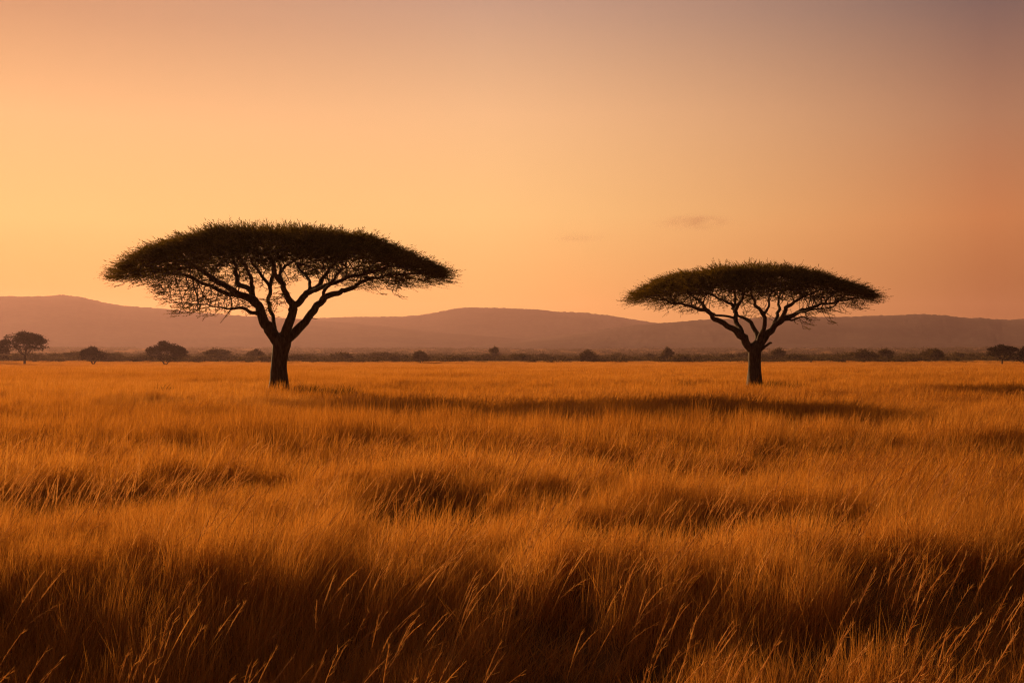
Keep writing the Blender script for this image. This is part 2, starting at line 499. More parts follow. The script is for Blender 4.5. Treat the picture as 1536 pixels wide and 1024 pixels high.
class Skeleton:
    def __init__(s):
        s.p = []; s.par = []; s.r = []; s.own = []; s.seed = []

    def add(s, p, par, r, own, seed):
        s.p.append(np.asarray(p, float)); s.par.append(par); s.r.append(r); s.own.append(own); s.seed.append(seed)
        return len(s.p) - 1

    def limb(s, pts, own, step=.28):
        """pts: (x, y, z, radius); starts at the nearest existing node"""
        C = catmull(pts, step)
        par = -1; k0 = 0
        if s.p:
            A = np.array(s.p); dd = np.linalg.norm(A - C[0, :3], axis=1); par = int(np.argmin(dd))
            k0 = 0 if dd[par] > .02 else 1
        wob = 0 if own == 'trunk' else .55
        for k in range(k0, len(C)):
            t = min(1, k / 4); q = C[k, :3]; rr_ = .10 + .5 * max(C[k, 3], .02)
            q = q + wob * t * rr_ * 2.2 * np.array([vnoise(k * .55 + own_seed(own), len(s.p) * 0 + 1.5 + C[0, 2]) - .5, vnoise(k * .5 + 31, C[0, 0] + 7) - .5, vnoise(k * .6 + 63, C[0, 2] + 3) - .5])
            par = s.add(q, par, max(C[k, 3], .004), own, True)

    def grow(s, att, step, kill, infl, rng, maxit=90, jit=.18, out=0.0, can_grow=None):
        att = np.asarray(att); A = np.array(s.p); N = len(A)
        ni = np.zeros(len(att), int); nd = np.full(len(att), 1e9)
        ok = np.ones(N, bool) if can_grow is None else np.array([can_grow(i) for i in range(N)])
        for i in range(0, N, 400):
            d = np.linalg.norm(att[:, None] - A[None, i:i + 400], axis=2)
            d[:, ~ok[i:i + 400]] = 1e8
            j = d.argmin(1); dm = d[np.arange(len(att)), j]; u = dm < nd; nd[u] = dm[u]; ni[u] = j[u] + i
        kids = {}
        alive = nd > kill
        for it in range(maxit):
            act = alive & (nd < infl)
            if not act.any(): break
            idx = ni[act]; v = att[act] - np.array(s.p)[idx]; v /= np.linalg.norm(v, axis=1)[:, None]
            un, inv = np.unique(idx, return_inverse=True)
            S = np.zeros((len(un), 3)); np.add.at(S, inv, v)
            new = []
            for k, i in enumerate(un):
                d = S[k]; L = np.linalg.norm(d)
                d = d / L if L > 1e-3 else rng.normal(0, 1, 3)
                par = s.par[i]
                if par >= 0:
                    pd = s.p[i] - s.p[par]; pl = np.linalg.norm(pd)
                    if pl > 1e-6 and not s.seed[i]: d = d + .35 * pd / pl
                d = d + rng.normal(0, jit, 3); d /= np.linalg.norm(d)
                q = s.p[i] + d * step
                if any(np.linalg.norm(s.p[c] - q) < .45 * step for c in kids.get(i, ())): continue
                j = s.add(q, int(i), 0, s.own[i], False); kids.setdefault(i, []).append(j); new.append(j)
            if not new: break
            B = np.array([s.p[j] for j in new]); ai = np.where(alive)[0]
            d = np.linalg.norm(att[ai][:, None] - B[None], axis=2); j = d.argmin(1); dm = d[np.arange(len(ai)), j]
            u = dm < nd[ai]; nd[ai[u]] = dm[u]; ni[ai[u]] = np.array(new)[j[u]]
            alive &= nd > kill

    def radii(s, tip, pw):
        n = len(s.p); acc = np.zeros(n); rr = np.zeros(n); nch = np.zeros(n, int)
        for i in range(n - 1, -1, -1):
            r = acc[i] ** (1 / pw) if acc[i] > 0 else tip
            if s.seed[i]: r = max(r * .8, s.r[i])
            rr[i] = r
            if s.par[i] >= 0: acc[s.par[i]] += r ** pw; nch[s.par[i]] += 1
        s.rr = rr; s.tips = nch == 0
        return rr

    def meshes(s, wob=.0, rng=None):
        """tube meshes per owner"""
        n = len(s.p); ch = [[] for _ in range(n)]
        for i in range(n):
            if s.par[i] >= 0: ch[s.par[i]].append(i)
        chains = []
        stack = [i for i in range(n) if s.par[i] < 0]
        starts = [(None, i) for i in stack]
        while starts:
            pre, i = starts.pop()
            c = [] if pre is None else [pre]
            while True:
                c.append(i)
                kids = ch[i]
                if not kids: break
                same = [k for k in kids if s.own[k] == s.own[i]] or kids
                m = max(same, key=lambda k: s.rr[k])
                if s.own[m] != s.own[i]: m = None
                for k in kids:
                    if k != m: starts.append((i, k))
                if m is None: break
                i = m
            chains.append((pre is not None, c))
        out = {}
        for has_pre, c in chains:
            if len(c) < 2: continue
            own = s.own[c[-1]]
            P = np.array([s.p[i] for i in c]); rad = s.rr[c].copy()
            if has_pre: rad[0] = min(rad[0] * .9, rad[1] * 1.15)
            rm = rad.max(); sides = 12 if rm > .18 else 8 if rm > .07 else 5 if rm > .025 else 3
            T = np.gradient(P, axis=0); T /= np.linalg.norm(T, axis=1)[:, None] + 1e-9
            ref = np.array([.31, .91, .27]) if abs(T[0] @ np.array([.31, .91, .27])) < .85 else np.array([1., 0, 0])
            U = []
            u = ref
            for t in T:
                u = u - t * (u @ t); u /= np.linalg.norm(u); U.append(u)
            U = np.array(U); W = np.cross(T, U)
            a = np.arange(sides) / sides * 2 * math.pi
            rr = rad[:, None] * np.ones(sides)[None]
            if rm > .12 and rng is not None:
                rr = rr * (1 + .13 * (vnoise(np.cos(a)[None] * 1.7 + P[:, 2:3] * .9 + 7, np.sin(a)[None] * 1.7 + P[:, :1]) - .5) * 2)
            V = P[:, None] + rr[..., None] * (np.cos(a)[None, :, None] * U[:, None] + np.sin(a)[None, :, None] * W[:, None])
            vs, qs, ts, nb = out.setdefault(own, [[], [], [], [0]])
            b = nb[0]; m = len(c)
            i = np.arange(m - 1)[:, None] * sides; j = np.arange(sides)[None]; j2 = (j + 1) % sides
            qs.append(b + np.stack([i + j, i + j2, i + sides + j2, i + sides + j], -1).reshape(-1, 4))
            vs.append(V.reshape(-1, 3)); vs.append(P[-1:] + T[-1:] * rad[-1])
            tip = b + m * sides
            ts.append(np.stack([b + (m - 1) * sides + np.arange(sides), b + (m - 1) * sides + (np.arange(sides) + 1) % sides, np.full(sides, tip)], -1))
            nb[0] = tip + 1
        return {k: (np.vstack(v[0]), np.vstack(v[1]), np.vstack(v[2])) for k, v in out.items()}


def sprays(P, D, L, nleaf, ll, lw, rng, twig=.008):
    """feathery sprays: a thin twig with narrow leaves down both sides"""
    n = len(P); D = D / np.linalg.norm(D, axis=1)[:, None]
    t = np.linspace(.12, 1.0, nleaf)[None, :] + rng.normal(0, .03, (n, nleaf))
    base = P[:, None] + D[:, None] * (L[:, None] * t)[..., None]
    up = np.array([0, 0, 1.]); side = np.cross(D, up) + rng.normal(0, .25, D.shape); side /= np.linalg.norm(side, axis=1)[:, None]
    sg = np.where(np.arange(nleaf) % 2 == 0, 1, -1)[None, :, None]
    ld = D[:, None] * 1.1 + side[:, None] * sg * .45 + rng.normal(0, .24, (n, nleaf, 3)); ld[..., 2] += .05
    ld /= np.linalg.norm(ld, axis=2)[..., None]
    wv = np.cross(ld, rng.normal(0, 1, (n, nleaf, 3))); wv /= np.linalg.norm(wv, axis=2)[..., None] + 1e-9
    l = ll * (.6 + .8 * rng.random((n, nleaf, 1))); w = lw * (.6 + .8 * rng.random((n, nleaf, 1)))
    V = np.stack([base, base + ld * l * .45 - wv * w * .5, base + ld * l, base + ld * l * .55 + wv * w * .5], 2).reshape(-1, 3)
    rnd = np.repeat(np.clip(rng.normal(.5, .2, (n, 1)) + rng.normal(0, .14, (n, nleaf)), 0, 1).ravel(), 4)
    s2 = side * twig
    e = P + D * L[:, None]
    V2 = np.stack([P - s2, P + s2, e + s2 * .4, e - s2 * .4], 1).reshape(-1, 3)
    V = np.vstack([V, V2]); rnd = np.concatenate([rnd, np.full(len(V2), .1)])
    return V, np.arange(len(V)).reshape(-1, 4), rnd


def acacia(label, depth, base_px, trunk, limbs, crown, seed, sizes):
    """limbs: name -> list of polylines of (px, py, depth offset, width px); crown: dict of the umbrella's shape"""
    rng = np.random.default_rng(seed)
    bx, by = base_px
    B = at(bx, by, depth); gz = float(ground_z(np.array([B[0]]), np.array([B[1]]))[0])
    O = np.array([B[0], depth, gz])
    k = depth / F

    def loc(l):
        out = []
        for px, py, dy, w in l:
            d = depth + dy; p = at(px, py, d) - O; out.append((p[0], p[1], p[2], w * k * .46))
        return out
    sk = Skeleton()
    tr = loc(trunk); tr[0] = (tr[0][0], tr[0][1], -.25, tr[0][3])
    sk.limb(tr, 'trunk', .22)
    for own, lines in limbs:
        for l in lines: sk.limb(loc(l), own)
    c = crown
    cx, Rx, Ry, zr, Ht = c['cx'], c['rx'], c['ry'], c['zrim'], c['h']

    def edge(x, y):
        u = (x - cx) / Rx; v = (y - c.get('cy', 0)) / Ry; a = np.arctan2(v, u)
        r = np.hypot(u, v); lob = 1 + .10 * (vnoise(np.cos(a) * 3 + seed, np.sin(a) * 3 + 5) - .5) * 2 * np.abs(np.sin(a))
        return r / lob

    def top(x, y):
        r = np.clip(edge(x, y), 0, 1); u = (x - cx) / Rx
        return zr + Ht * (1 - r * r) ** .85 + c['skew'] * (-u) * (1 - r * r) + .75 * (1 - .8 * r * r) * (fbm(x / 1.3 + seed, y / 1.3, 3) - .5)

    def bot(x, y):
        r = np.clip(edge(x, y), 0, 1)
        return zr - .15 + c['hb'] * (1 - r * r)
    # attractors through the umbrella, plus extra low sprays
    n = sizes['att']
    a = rng.random(n * 2) * 6.283; q = np.sqrt(rng.random(n * 2)) * .97
    x = cx + Rx * q * np.cos(a); y = c.get('cy', 0) + Ry * q * np.sin(a)
    zt = top(x, y); zb = bot(x, y); f = rng.random(n * 2)
    lo = .35 + .5 * (1 - q * q); z = zb - lo + (zt - zb - .15 + lo) * f ** 1.3
    A = np.stack([x, y, z], -1)[:n]
    sk.grow(A, .27, .34, 9.0, rng, jit=.12, can_grow=lambda i: sk.own[i] != 'trunk' and sk.own[i] != 'broken_stub')
    ex = []
    for px0, px1, py0, py1, dy, m in c['low']:
        d = depth + rng.normal(0, dy, m); f = rng.random(m)
        px = px0 + (px1 - px0) * f; py = py0 + (py1 - py0) * f + rng.normal(0, 5, m)
        ex.append(np.stack([(px - CX) / F * d, d, CAMZ + (HY - py) / F * d], -1) - O)
    ex = np.vstack(ex); n0 = len(sk.p)
    sk.grow(ex, .25, .26, 2.6, rng, jit=.05, can_grow=lambda i: sk.own[i] != 'trunk' and sk.own[i] != 'broken_stub')
    sk.radii(.016, 2.27)
    root = link('acacia_tree', None, loc=tuple(O)); tag(root, label, 'tree')
    for own, (V, qd, tr_) in sk.meshes(rng=rng).items():
        nm = own if own in ('trunk', 'broken_stub') else 'limb'
        link(nm, mesh_np(nm, V, qd, tr_, True), M_BARK, root)
    # foliage: sprays on the fine twigs and through the flat top
    SP = np.array(sk.p); rr = sk.rr; sd = np.array(sk.seed)
    fine = np.where((rr < .030) & ~sd)[0]
    pd = np.array([sk.p[i] - sk.p[sk.par[i]] for i in fine])
    zt = top(SP[fine, 0], SP[fine, 1]); zb = bot(SP[fine, 0], SP[fine, 1]); h = (SP[fine, 2] - zb) / np.maximum(zt - zb, .2)
    ed = edge(SP[fine, 0], SP[fine, 1])
    parts = []
    rep = np.where(h > .30, sizes['rep'], np.where(rng.random(len(fine)) < .28, 1, 0)) + (sk.tips[fine] * 1) + (fine >= n0) * (rng.random(len(fine)) < .7)
    idx = np.repeat(np.arange(len(fine)), rep)
    P = SP[fine][idx] + rng.normal(0, .07, (len(idx), 3)); out = np.stack([(P[:, 0] - cx) / Rx, P[:, 1] / Ry, np.zeros(len(P))], -1)
    D = pd[idx] / np.linalg.norm(pd[idx], axis=1)[:, None] * .7 + out * 1.3 + rng.normal(0, .32, P.shape)
    D[:, 2] = D[:, 2] * .45 + .04
    parts.append(sprays(P, D, rng.uniform(.35, .8, len(P)), 8, .17, .032, rng, .011))
    # dense flat top
    m = sizes['top']
    a = rng.random(m) * 6.283; q = np.sqrt(rng.random(m)) * .985
    x = cx + Rx * q * np.cos(a); y = c.get('cy', 0) + Ry * q * np.sin(a)
    ed = edge(x, y); zt = top(x, y); zb = bot(x, y)
    keep = (ed < 1) & (fbm(x / .8 + 3 * seed, y / .8, 2) > .34 + .20 * ed ** 3)
    x, y, zt, zb, ed = x[keep], y[keep], zt[keep], zb[keep], ed[keep]
    th = zt - zb
    z = zt - th * .80 * rng.random(len(x)) ** 1.25 - .1
    P = np.stack([x, y, z], -1)
    out = np.stack([(x - cx) / Rx, y / Ry, np.zeros(len(x))], -1)
    D = out * 1.15 + rng.normal(0, .42, P.shape); D[:, 2] = .08 + .10 * (1 - ed) + rng.normal(0, .20, len(x))
    parts.append(sprays(P, D, rng.uniform(.35, .8, len(P)), 9, .18, .036, rng, .010))
    # fringe of longer wisps on the upper rim
    m = sizes['fringe']
    a = rng.random(m) * 6.283; q = 1 - .5 * rng.random(m) ** 1.5
    x = cx + Rx * q * np.cos(a); y = c.get('cy', 0) + Ry * q * np.sin(a)
    ed = edge(x, y); keep = ed < 1.02; x, y, ed, q = x[keep], y[keep], ed[keep], q[keep]
    P = np.stack([x, y, top(x, y) - .12 * rng.random(len(x)) - .45 * rng.random(len(x)) * ed ** 6], -1)
    out = np.stack([(x - cx) / Rx, y / Ry, np.zeros(len(x))], -1)
    D = out * 1.2 + rng.normal(0, .3, P.shape); D[:, 2] = .10 - .16 * ed ** 6 * rng.random(len(x)) + rng.normal(0, .15, len(x))
    parts.append(sprays(P, D, rng.uniform(.4, 1.0, len(P)) * (.75 + .7 * ed ** 4), 10, .15, .028, rng, .010))
    V, Q, RR = [], [], []; b = 0
    for v, qd, r in parts: V.append(v); Q.append(qd + b); RR.append(r); b += len(v)
    link('crown', mesh_np('crown', np.vstack(V), np.vstack(Q), attrs={'rnd': np.concatenate(RR)}), M_LEAF, root)
    return root


acacia('large umbrella acacia with a broad flat crown, casting the long shadow', 65.0, (418, 580),
       [(417, 584, 0, 44), (418, 574, 0, 31), (419, 550, 0, 25), (421, 528, 0, 26), (423, 512, 0, 28), (424, 503, 0, 20)],
       [('limb_a', [[(418, 515, 0, 19), (409, 499, -.1, 17), (394, 480, -.3, 15), (385, 457, -.5, 13), (366, 444, -.8, 11), (341, 432, -1.2, 9), (318, 417, -1.6, 7.5), (300, 404, -2.0, 5), (280, 396, -2.4, 3)],
                    [(366, 444, -.8, 8), (332, 437, -.2, 7), (304, 424, .4, 5.5), (276, 414, 1.0, 4.5), (246, 407, 1.6, 3.5), (215, 404, 2.2, 2.4), (185, 406, 2.6, 1.4)],
                    [(391, 472, -.3, 8), (378, 468, -.9, 6), (364, 464, -1.5, 5), (345, 463, -2.0, 3.5), (322, 458, -2.4, 2.2), (298, 455, -2.7, 1.4)],
                    [(386, 458, -.5, 10), (379, 441, .3, 9), (368, 431, 1.0, 8), (356, 423, 1.7, 7.5), (353, 400, 2.4, 6), (347, 385, 3.0, 3.5), (340, 372, 3.4, 2)],
                    [(379, 441, .3, 7), (375, 415, -1.0, 5.5), (366, 398, -1.8, 4), (352, 382, -2.4, 2.5)],
                    [(347, 463, -2.0, 2), (340, 472, -2.2, 1.4), (331, 484, -2.3, .7)]]),
        ('limb_b', [[(420, 509, 0, 10), (412, 494, .8, 7), (408, 478, 1.3, 6.5), (404, 462, 1.9, 6.5), (402, 446, 2.3, 6), (406, 424, 2.9, 6.5), (411, 395, 3.6, 5), (418, 375, 4.2, 3)],
                    [(403, 427, 2.8, 6), (388, 408, 2.4, 5), (377, 392, 2.2, 3.5), (372, 375, 2.0, 2)]]),
        ('limb_c', [[(427, 506, 0, 16), (431, 488, -.2, 14), (437, 462, -.4, 13), (430, 446, -.7, 10), (423, 427, -1.2, 8.5), (411, 411, -1.9, 7), (408, 395, -2.5, 5), (400, 378, -3.1, 3)],
                    [(437, 464, -.4, 12), (449, 451, .2, 11), (464, 439, .8, 10), (478, 426, 1.2, 8), (488, 410, 1.6, 6.5), (500, 395, 2.2, 5), (512, 382, 2.8, 3)],
                    [(464, 439, .8, 8), (480, 431, -.3, 7), (497, 425, -1.2, 6.5), (515, 419, -2.0, 6), (533, 414, -2.6, 5), (556, 407, -3.0, 3.6), (580, 400, -3.4, 2.2)],
                    [(464, 437, .8, 6.5), (463, 420, 2.2, 5.5), (452, 408, 3.2, 4.5), (446, 394, 4.0, 3.2)],
                    [(423, 427, -1.2, 6), (420, 408, -.2, 5), (430, 396, .7, 4), (446, 388, 1.4, 2.6)]]),
        ('limb_d', [[(430, 511, 0, 16), (441, 498, 0, 15), (455, 481, .1, 12.5), (469, 466, .2, 12), (479, 454, .4, 10.5), (491, 443, .7, 9.5), (505, 439, 1.0, 9), (518, 436, 1.3, 8), (533, 428, 1.8, 7), (548, 420, 2.3, 5.5), (575, 414, 2.8, 4), (610, 410, 3.2, 3), (645, 412, 3.5, 1.6)],
                    [(479, 454, .4, 6), (487, 436, -1.0, 5.5), (495, 424, -2.0, 5), (505, 411, -2.9, 4), (520, 400, -3.8, 2.5)],
                    [(456, 482, .1, 3), (466, 477, -.2, 2), (478, 478, -.5, 1)]])],
       dict(cx=.33, rx=8.85, ry=8.0, zrim=7.4, h=2.5, hb=2.0, skew=.25,
            low=[(266, 390, 464, 460, 1.6, 100), (252, 380, 450, 442, 1.8, 120), (236, 360, 434, 432, 2.0, 120), (170, 330, 414, 424, 2.2, 130), (520, 600, 430, 436, 1.2, 22), (560, 668, 424, 416, 2.0, 60), (392, 425, 470, 440, 1.0, 26)]),
       21, dict(att=2900, rep=2, top=20000, fringe=6500))

acacia('smaller umbrella acacia with a flat crown standing alone on the right', 80.0, (1132, 572),
       [(1132, 576, 0, 32), (1132, 567, 0, 23), (1132, 548, 0, 19.5), (1132, 532, 0, 20.5), (1133, 522, 0, 20), (1134, 515, 0, 15)],
       [('limb_a', [[(1129, 527, 0, 13), (1122, 517, -.1, 12.5), (1113, 504, -.3, 12), (1103, 495, -.5, 10), (1090, 488, -.8, 8.5), (1077, 480, -1.1, 8), (1066, 471, -1.4, 7), (1053, 464, -1.8, 6), (1036, 459, -2.2, 4.5), (1014, 455, -2.6, 3.4), (990, 449, -3.0, 2.2), (965, 443, -3.3, 1.2)],
                    [(1067, 472, -1.4, 6), (1059, 461, -.5, 5.5), (1050, 453, .4, 4.5), (1040, 444, 1.2, 3.2), (1026, 437, 1.8, 2)],
                    [(1113, 503, -.3, 9), (1111, 492, .3, 8), (1104, 479, .9, 7), (1102, 464, 1.5, 6), (1096, 455, 2.1, 5), (1080, 449, 2.8, 3.6), (1064, 441, 3.4, 2.2)],
                    [(1102, 468, 1.4, 6), (1110, 454, .4, 5.5), (1114, 444, -.5, 4.5), (1115, 430, -1.4, 3), (1110, 420, -2, 2)],
                    [(1066, 470, -1.4, 4), (1084, 474, .2, 4), (1102, 476, 1.0, 4.5)],
                    [(1102, 462, 1.5, 5), (1103, 446, 2.6, 4), (1100, 432, 3.4, 2.6)]]),
        ('limb_b', [[(1136, 517, 0, 9), (1137, 506, .3, 7.5), (1133, 496, .6, 7), (1127, 487, .8, 6.5), (1120, 479, 1.2, 5.5), (1110, 475, 1.6, 4), (1098, 462, 2.2, 3)],
                    [(1139, 511, -.1, 10), (1143, 499, -.6, 7), (1146, 490, -1.0, 6.5), (1146, 477, -1.5, 6), (1141, 467, -1.9, 5.5), (1133, 456, -2.4, 4.5), (1128, 442, -3.0, 3), (1122, 428, -3.4, 2)],
                    [(1145, 474, -1.5, 5), (1152, 463, -.7, 4), (1154, 449, .2, 3.2), (1158, 434, 1.0, 2.2)]]),
        ('limb_c', [[(1138, 521, 0, 14), (1145, 509, 0, 13), (1153, 497, .1, 11), (1162, 487, .2, 9.5), (1173, 480, .4, 8.5), (1187, 473, .7, 7.5), (1202, 466, 1.0, 6.5), (1216, 461, 1.4, 5.5), (1232, 457, 1.8, 4.4), (1256, 452, 2.2, 3.2), (1284, 447, 2.6, 1.8), (1304, 444, 2.8, 1.1)],
                    [(1168, 483, .3, 7), (1175, 472, -.7, 6.5), (1182, 461, -1.6, 6), (1192, 452, -2.4, 4.5), (1206, 444, -3.1, 3), (1222, 437, -3.6, 2)],
                    [(1160, 489, .2, 6), (1166, 474, 1.4, 5.5), (1170, 462, 2.4, 5), (1168, 448, 3.2, 3.6), (1174, 434, 3.9, 2.2)],
                    [(1178, 480, .5, 3.4), (1193, 479, -.6, 2.8), (1207, 476, -1.2, 2), (1216, 480, -1.5, 1)],
                    [(1195, 469, .8, 4), (1212, 466, -.8, 3.4), (1230, 463, -1.9, 2.4), (1250, 460, -2.6, 1.5)]]),
        ('broken_stub', [[(1141, 525, -.1, 7), (1147, 520, -.25, 4.6), (1153, 517, -.4, 4), (1157, 514, -.5, 3.2)]])],
       dict(cx=-.22, rx=8.1, ry=7.2, zrim=6.9, h=2.05, hb=1.65, skew=.1,
            low=[(955, 1060, 452, 458, 1.8, 60), (985, 1060, 464, 462, 1.4, 24), (1180, 1215, 484, 480, 1.0, 16), (1215, 1290, 462, 458, 1.8, 60), (1200, 1250, 470, 468, 1.2, 26), (1110, 1150, 470, 462, 1.0, 18)]),
       33, dict(att=2500, rep=2, top=16500, fringe=5400))


# ------------------------------------------------------------------ background trees and bushes
def far_tree(H, W, zb, stems, n, leaf, seed, flat=.6, lean=0.0, fork=.2):
    """-> trunk mesh, crown mesh : small umbrella or bushy tree seen far away"""
    rng = np.random.default_rng(seed); sk = Skeleton()
    Rr = W / 2; zm = zb + (H - zb) * .45
    sk.limb([(0, 0, -.3, .035 * H), (lean * .1, 0, zb * max(.35, fork), .032 * H)], 'trunk', .4)
    for k in range(stems):
        a = k / stems * 6.283 + rng.normal(0, .4) + .5
        e = rng.uniform(.35, .6) * Rr
        sk.limb([(0, 0, zb * fork, .026 * H), (e * .35 * math.cos(a), e * .35 * math.sin(a), zb * (.35 + .65 * max(fork, .6)), .020 * H), (e * math.cos(a) + lean, e * math.sin(a), zm, .010 * H)], 'trunk', .5)
    m = max(60, int(n * .22)); a = rng.random(m) * 6.283; q = np.sqrt(rng.random(m)) * .92
    dome = lambda q: (1 - q * q) ** flat
    z = zb + (H - zb) * dome(q) * rng.random(m) * .9
    A = np.stack([lean + Rr * q * np.cos(a), Rr * q * np.sin(a), z], -1)
    sk.grow(A, max(.35, H * .055), max(.4, H * .07), 99, rng, maxit=40)
    sk.radii(.03, 2.3)
    V, qd, tr_ = sk.meshes()['trunk']; tm = mesh_np('trunk', V, qd, tr_, True)
    nl = int(rng.integers(11, 17)); la = rng.random(nl) * 6.283; lq = np.sqrt(rng.random(nl)) * .78
    lr = rng.uniform(.20, .40, nl) * Rr; lh = rng.uniform(.12, .26, nl) * (H - zb)
    LC = np.stack([lean + Rr * lq * np.cos(la), Rr * lq * np.sin(la), zb + (H - zb) * (.18 + (dome(lq) * .95 - .36) * rng.uniform(.35, 1, nl) ** .6)], -1)
    LC[0] = (lean + rng.normal(0, .1) * Rr, 0, H - lh[0])
    tips = np.array(sk.p)[[i for i in range(len(sk.p)) if not sk.seed[i]]]
    k1 = int(n * .72); li = rng.choice(nl, k1, p=lr ** 2 / (lr ** 2).sum())
    u = rng.normal(0, 1, (k1, 3)); u /= np.linalg.norm(u, axis=1)[:, None]; u *= rng.random((k1, 1)) ** .4
    C1 = LC[li] + u * np.stack([lr[li], lr[li], lh[li]], -1)
    C = np.vstack([C1, tips[rng.integers(0, len(tips), n - k1)] + rng.normal(0, .03 * H, (n - k1, 3))])
    C = C[C[:, 2] > .12 * H * (zb > .8) * rng.random(len(C))]
    D = C - np.array([lean, 0, zb]); D[:, 2] *= .4; D += rng.normal(0, .5 * Rr, D.shape) * np.array([1, 1, .35])
    V, Q, rr = sprays(C, D, rng.uniform(.6, 1.3, len(C)) * leaf * 2.2, 5, leaf * 1.7, leaf * .75, rng, leaf * .06)
    return tm, mesh_np('crown', V, Q, attrs={'rnd': rr})


def place_far(name, label, px, py_base, H_px, W_px, d, cat, group=None, meshes=None, rz=0.0, scale=1.0, **kw):
    x = (px - CX) / F * d
    z = float(ground_z(np.array([x]), np.array([d]))[0])
    root = link(name, None, loc=(x, d, z)); tag(root, label, cat, group); root.rotation_euler.z = rz
    k = d / F
    if meshes is None: meshes = far_tree(H_px * k, W_px * k, **kw)
    link('trunk', meshes[0], M_BARK, root); link('crown', meshes[1], M_SCRUB if cat == 'bush' or d > 540 else M_FARLEAF, root)  # distant trees take the paler leaf, haze put into their colour
    return root


kf = 480 / F
def named(label, px, top_px, W_px, d, zbf, stems, n, seed, name='umbrella_tree', cat='tree', flat=.5, group='trees along the far edge of the grass', lean=0, fork=.2):
    x = (px - CX) / F * d; gz = float(ground_z(np.array([x]), np.array([d]))[0])
    H = CAMZ + (HY - top_px) / F * d - gz; W = W_px / F * d
    place_far(name, label, px, 0, 0, 0, d, cat, group, far_tree(H, W, H * zbf, stems, int(n * 3.2), .00055 * d, seed, flat, lean, fork))


named('dark flat topped tree with one trunk at the far left edge of the grass', 37, 497, 68, 470, .46, 5, 1900, 51, flat=.30, fork=.7)
named('half hidden tree cut off by the left border of the photo', -4, 512, 34, 500, .25, 4, 600, 52)
named('small round tree between the flat topped tree and the twin trunked tree', 140, 520, 40, 480, .30, 4, 900, 53, fork=.1)
named('wide twin trunked tree left of the large acacia', 248, 512, 60, 470, .26, 2, 1500, 54, flat=.38, fork=.05)
named('pale hazy tree just right of the twin trunked tree', 326, 521, 40, 640, .18, 4, 600, 55)
named('wide flat topped tree near the right border of the photo', 1503, 517, 42, 490, .45, 4, 1000, 56, flat=.35, fork=.7)
named('half hidden bushy tree cut off by the right border of the photo', 1538, 520, 26, 480, .2, 4, 500, 57)
named('dark rounded tree rising above the bushes left of the smaller acacia', 1001, 521, 18, 640, .2, 3, 350, 58)
named('tiny slender tree rising above the bushes in the middle of the photo', 741, 521, 13, 720, .35, 3, 220, 59)
named('round dark bush tree in front of the middle bush line, left of centre', 632, 526, 24, 560, .15, 3, 420, 60)
named('broad dark bush under the right slope of the middle hill', 884, 525, 32, 600, .1, 4, 450, 61)
named('dark short trunked tree in the right bush line, right of the smaller acacia', 1402, 523, 26, 560, .25, 3, 420, 62)
named('hazy tree with a domed top behind the shadow end on the right', 1328, 522, 22, 620, .2, 3, 350, 63)
named('hazy bush tree close to the right side of the small acacia trunk', 1168, 522, 24, 640, .15, 3, 350, 64)
named('leaning hazy bush tree left of the large acacia trunk', 383, 524, 30, 660, .12, 4, 400, 65)

# anonymous bushes: a few shapes, copied
bank = []
for s in range(7):
    H = [2.6, 3.1, 3.6, 2.2, 4.2, 3.0, 1.8][s]; W = [8, 6, 9, 7, 7, 10, 6][s]
    bank.append(far_tree(H, W, H * .12, 4, 420, .34, 80 + s, .45))
rb = np.random.default_rng(5)
xs = np.linspace(-60, 1600, 190) + rb.normal(0, 6, 190)
for i, px in enumerate(xs):
    d = rb.uniform(575, 880); k = int(rb.integers(0, 7))
    r = place_far('scrub_bush', 'low hazy bush in the dark line along the far edge of the grass', px, 0, 0, 0, d, 'bush',
                  'hazy bushes in the line along the far edge of the grass', bank[k], rb.random() * 6.28)
    s = rb.choice([.6, .75, .9, 1.0, 1.15, 1.45]); r.scale = (s * rb.uniform(.9, 1.35), s, s)

# low scrub as a mass
rs = np.random.default_rng(8); metas = []
for k in range(5):
    n = 60; C = rs.normal(0, 1, (n, 3)) * np.array([.9, .9, .38]); C[:, 2] = np.abs(C[:, 2]) + .1
    V, Q, rr = sprays(C, C * np.array([1, 1, .4]) + rs.normal(0, .5, C.shape), rs.uniform(.4, .8, n), 5, .55, .26, rs, .03)
    metas.append((V, Q, rr))
sc = proto_collection('bush', metas, lambda i: M_SCRUB)
x1, y1 = sector(590, 1150, .016); x2, y2 = sector(1100, 3600, .00085)
x = np.concatenate([x1, x2]); y = np.concatenate([y1, y2]); n = len(x)
keep = fbm(x / 60, y / 90, 3) > .40; x, y = x[keep], y[keep]; n = len(x)
s = np.where(np.hypot(x, y) > 1100, rs.uniform(1.6, 3.6, n), rs.uniform(.5, 2.1, n))
o = scatter('scrub', np.stack([x, y, ground_z(x, y)], -1), rs.integers(0, 5, n), np.stack([x * 0, x * 0, rs.random(n) * 6.28], -1),
            np.stack([s * 1.2, s * 1.2, s * .85], -1), sc)
tag(o, 'low hazy scrub scattered over the plain below the hills', 'scrub', kind='stuff')


# ------------------------------------------------------------------ dark tufts in the grass, their colour deepened to carry trunk shadow
def tuft(label, px, d, W, H, n, seed):
    rng = np.random.default_rng(seed); x = (px - CX) / F * d
    V, q, r = blades(n, W / 2, H * .45, H, .035, 4, .25, rng, .4)
    rad = np.hypot(V[:, 0], V[:, 1]); V[:, 2] *= np.clip(1.15 - .6 * (rad / (W / 2)) ** 2, .3, 1.15)
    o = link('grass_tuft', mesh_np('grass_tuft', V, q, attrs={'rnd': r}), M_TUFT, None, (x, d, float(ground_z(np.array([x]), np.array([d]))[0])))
    tag(o, label, 'grass tuft', 'dark grass tufts around the acacias')


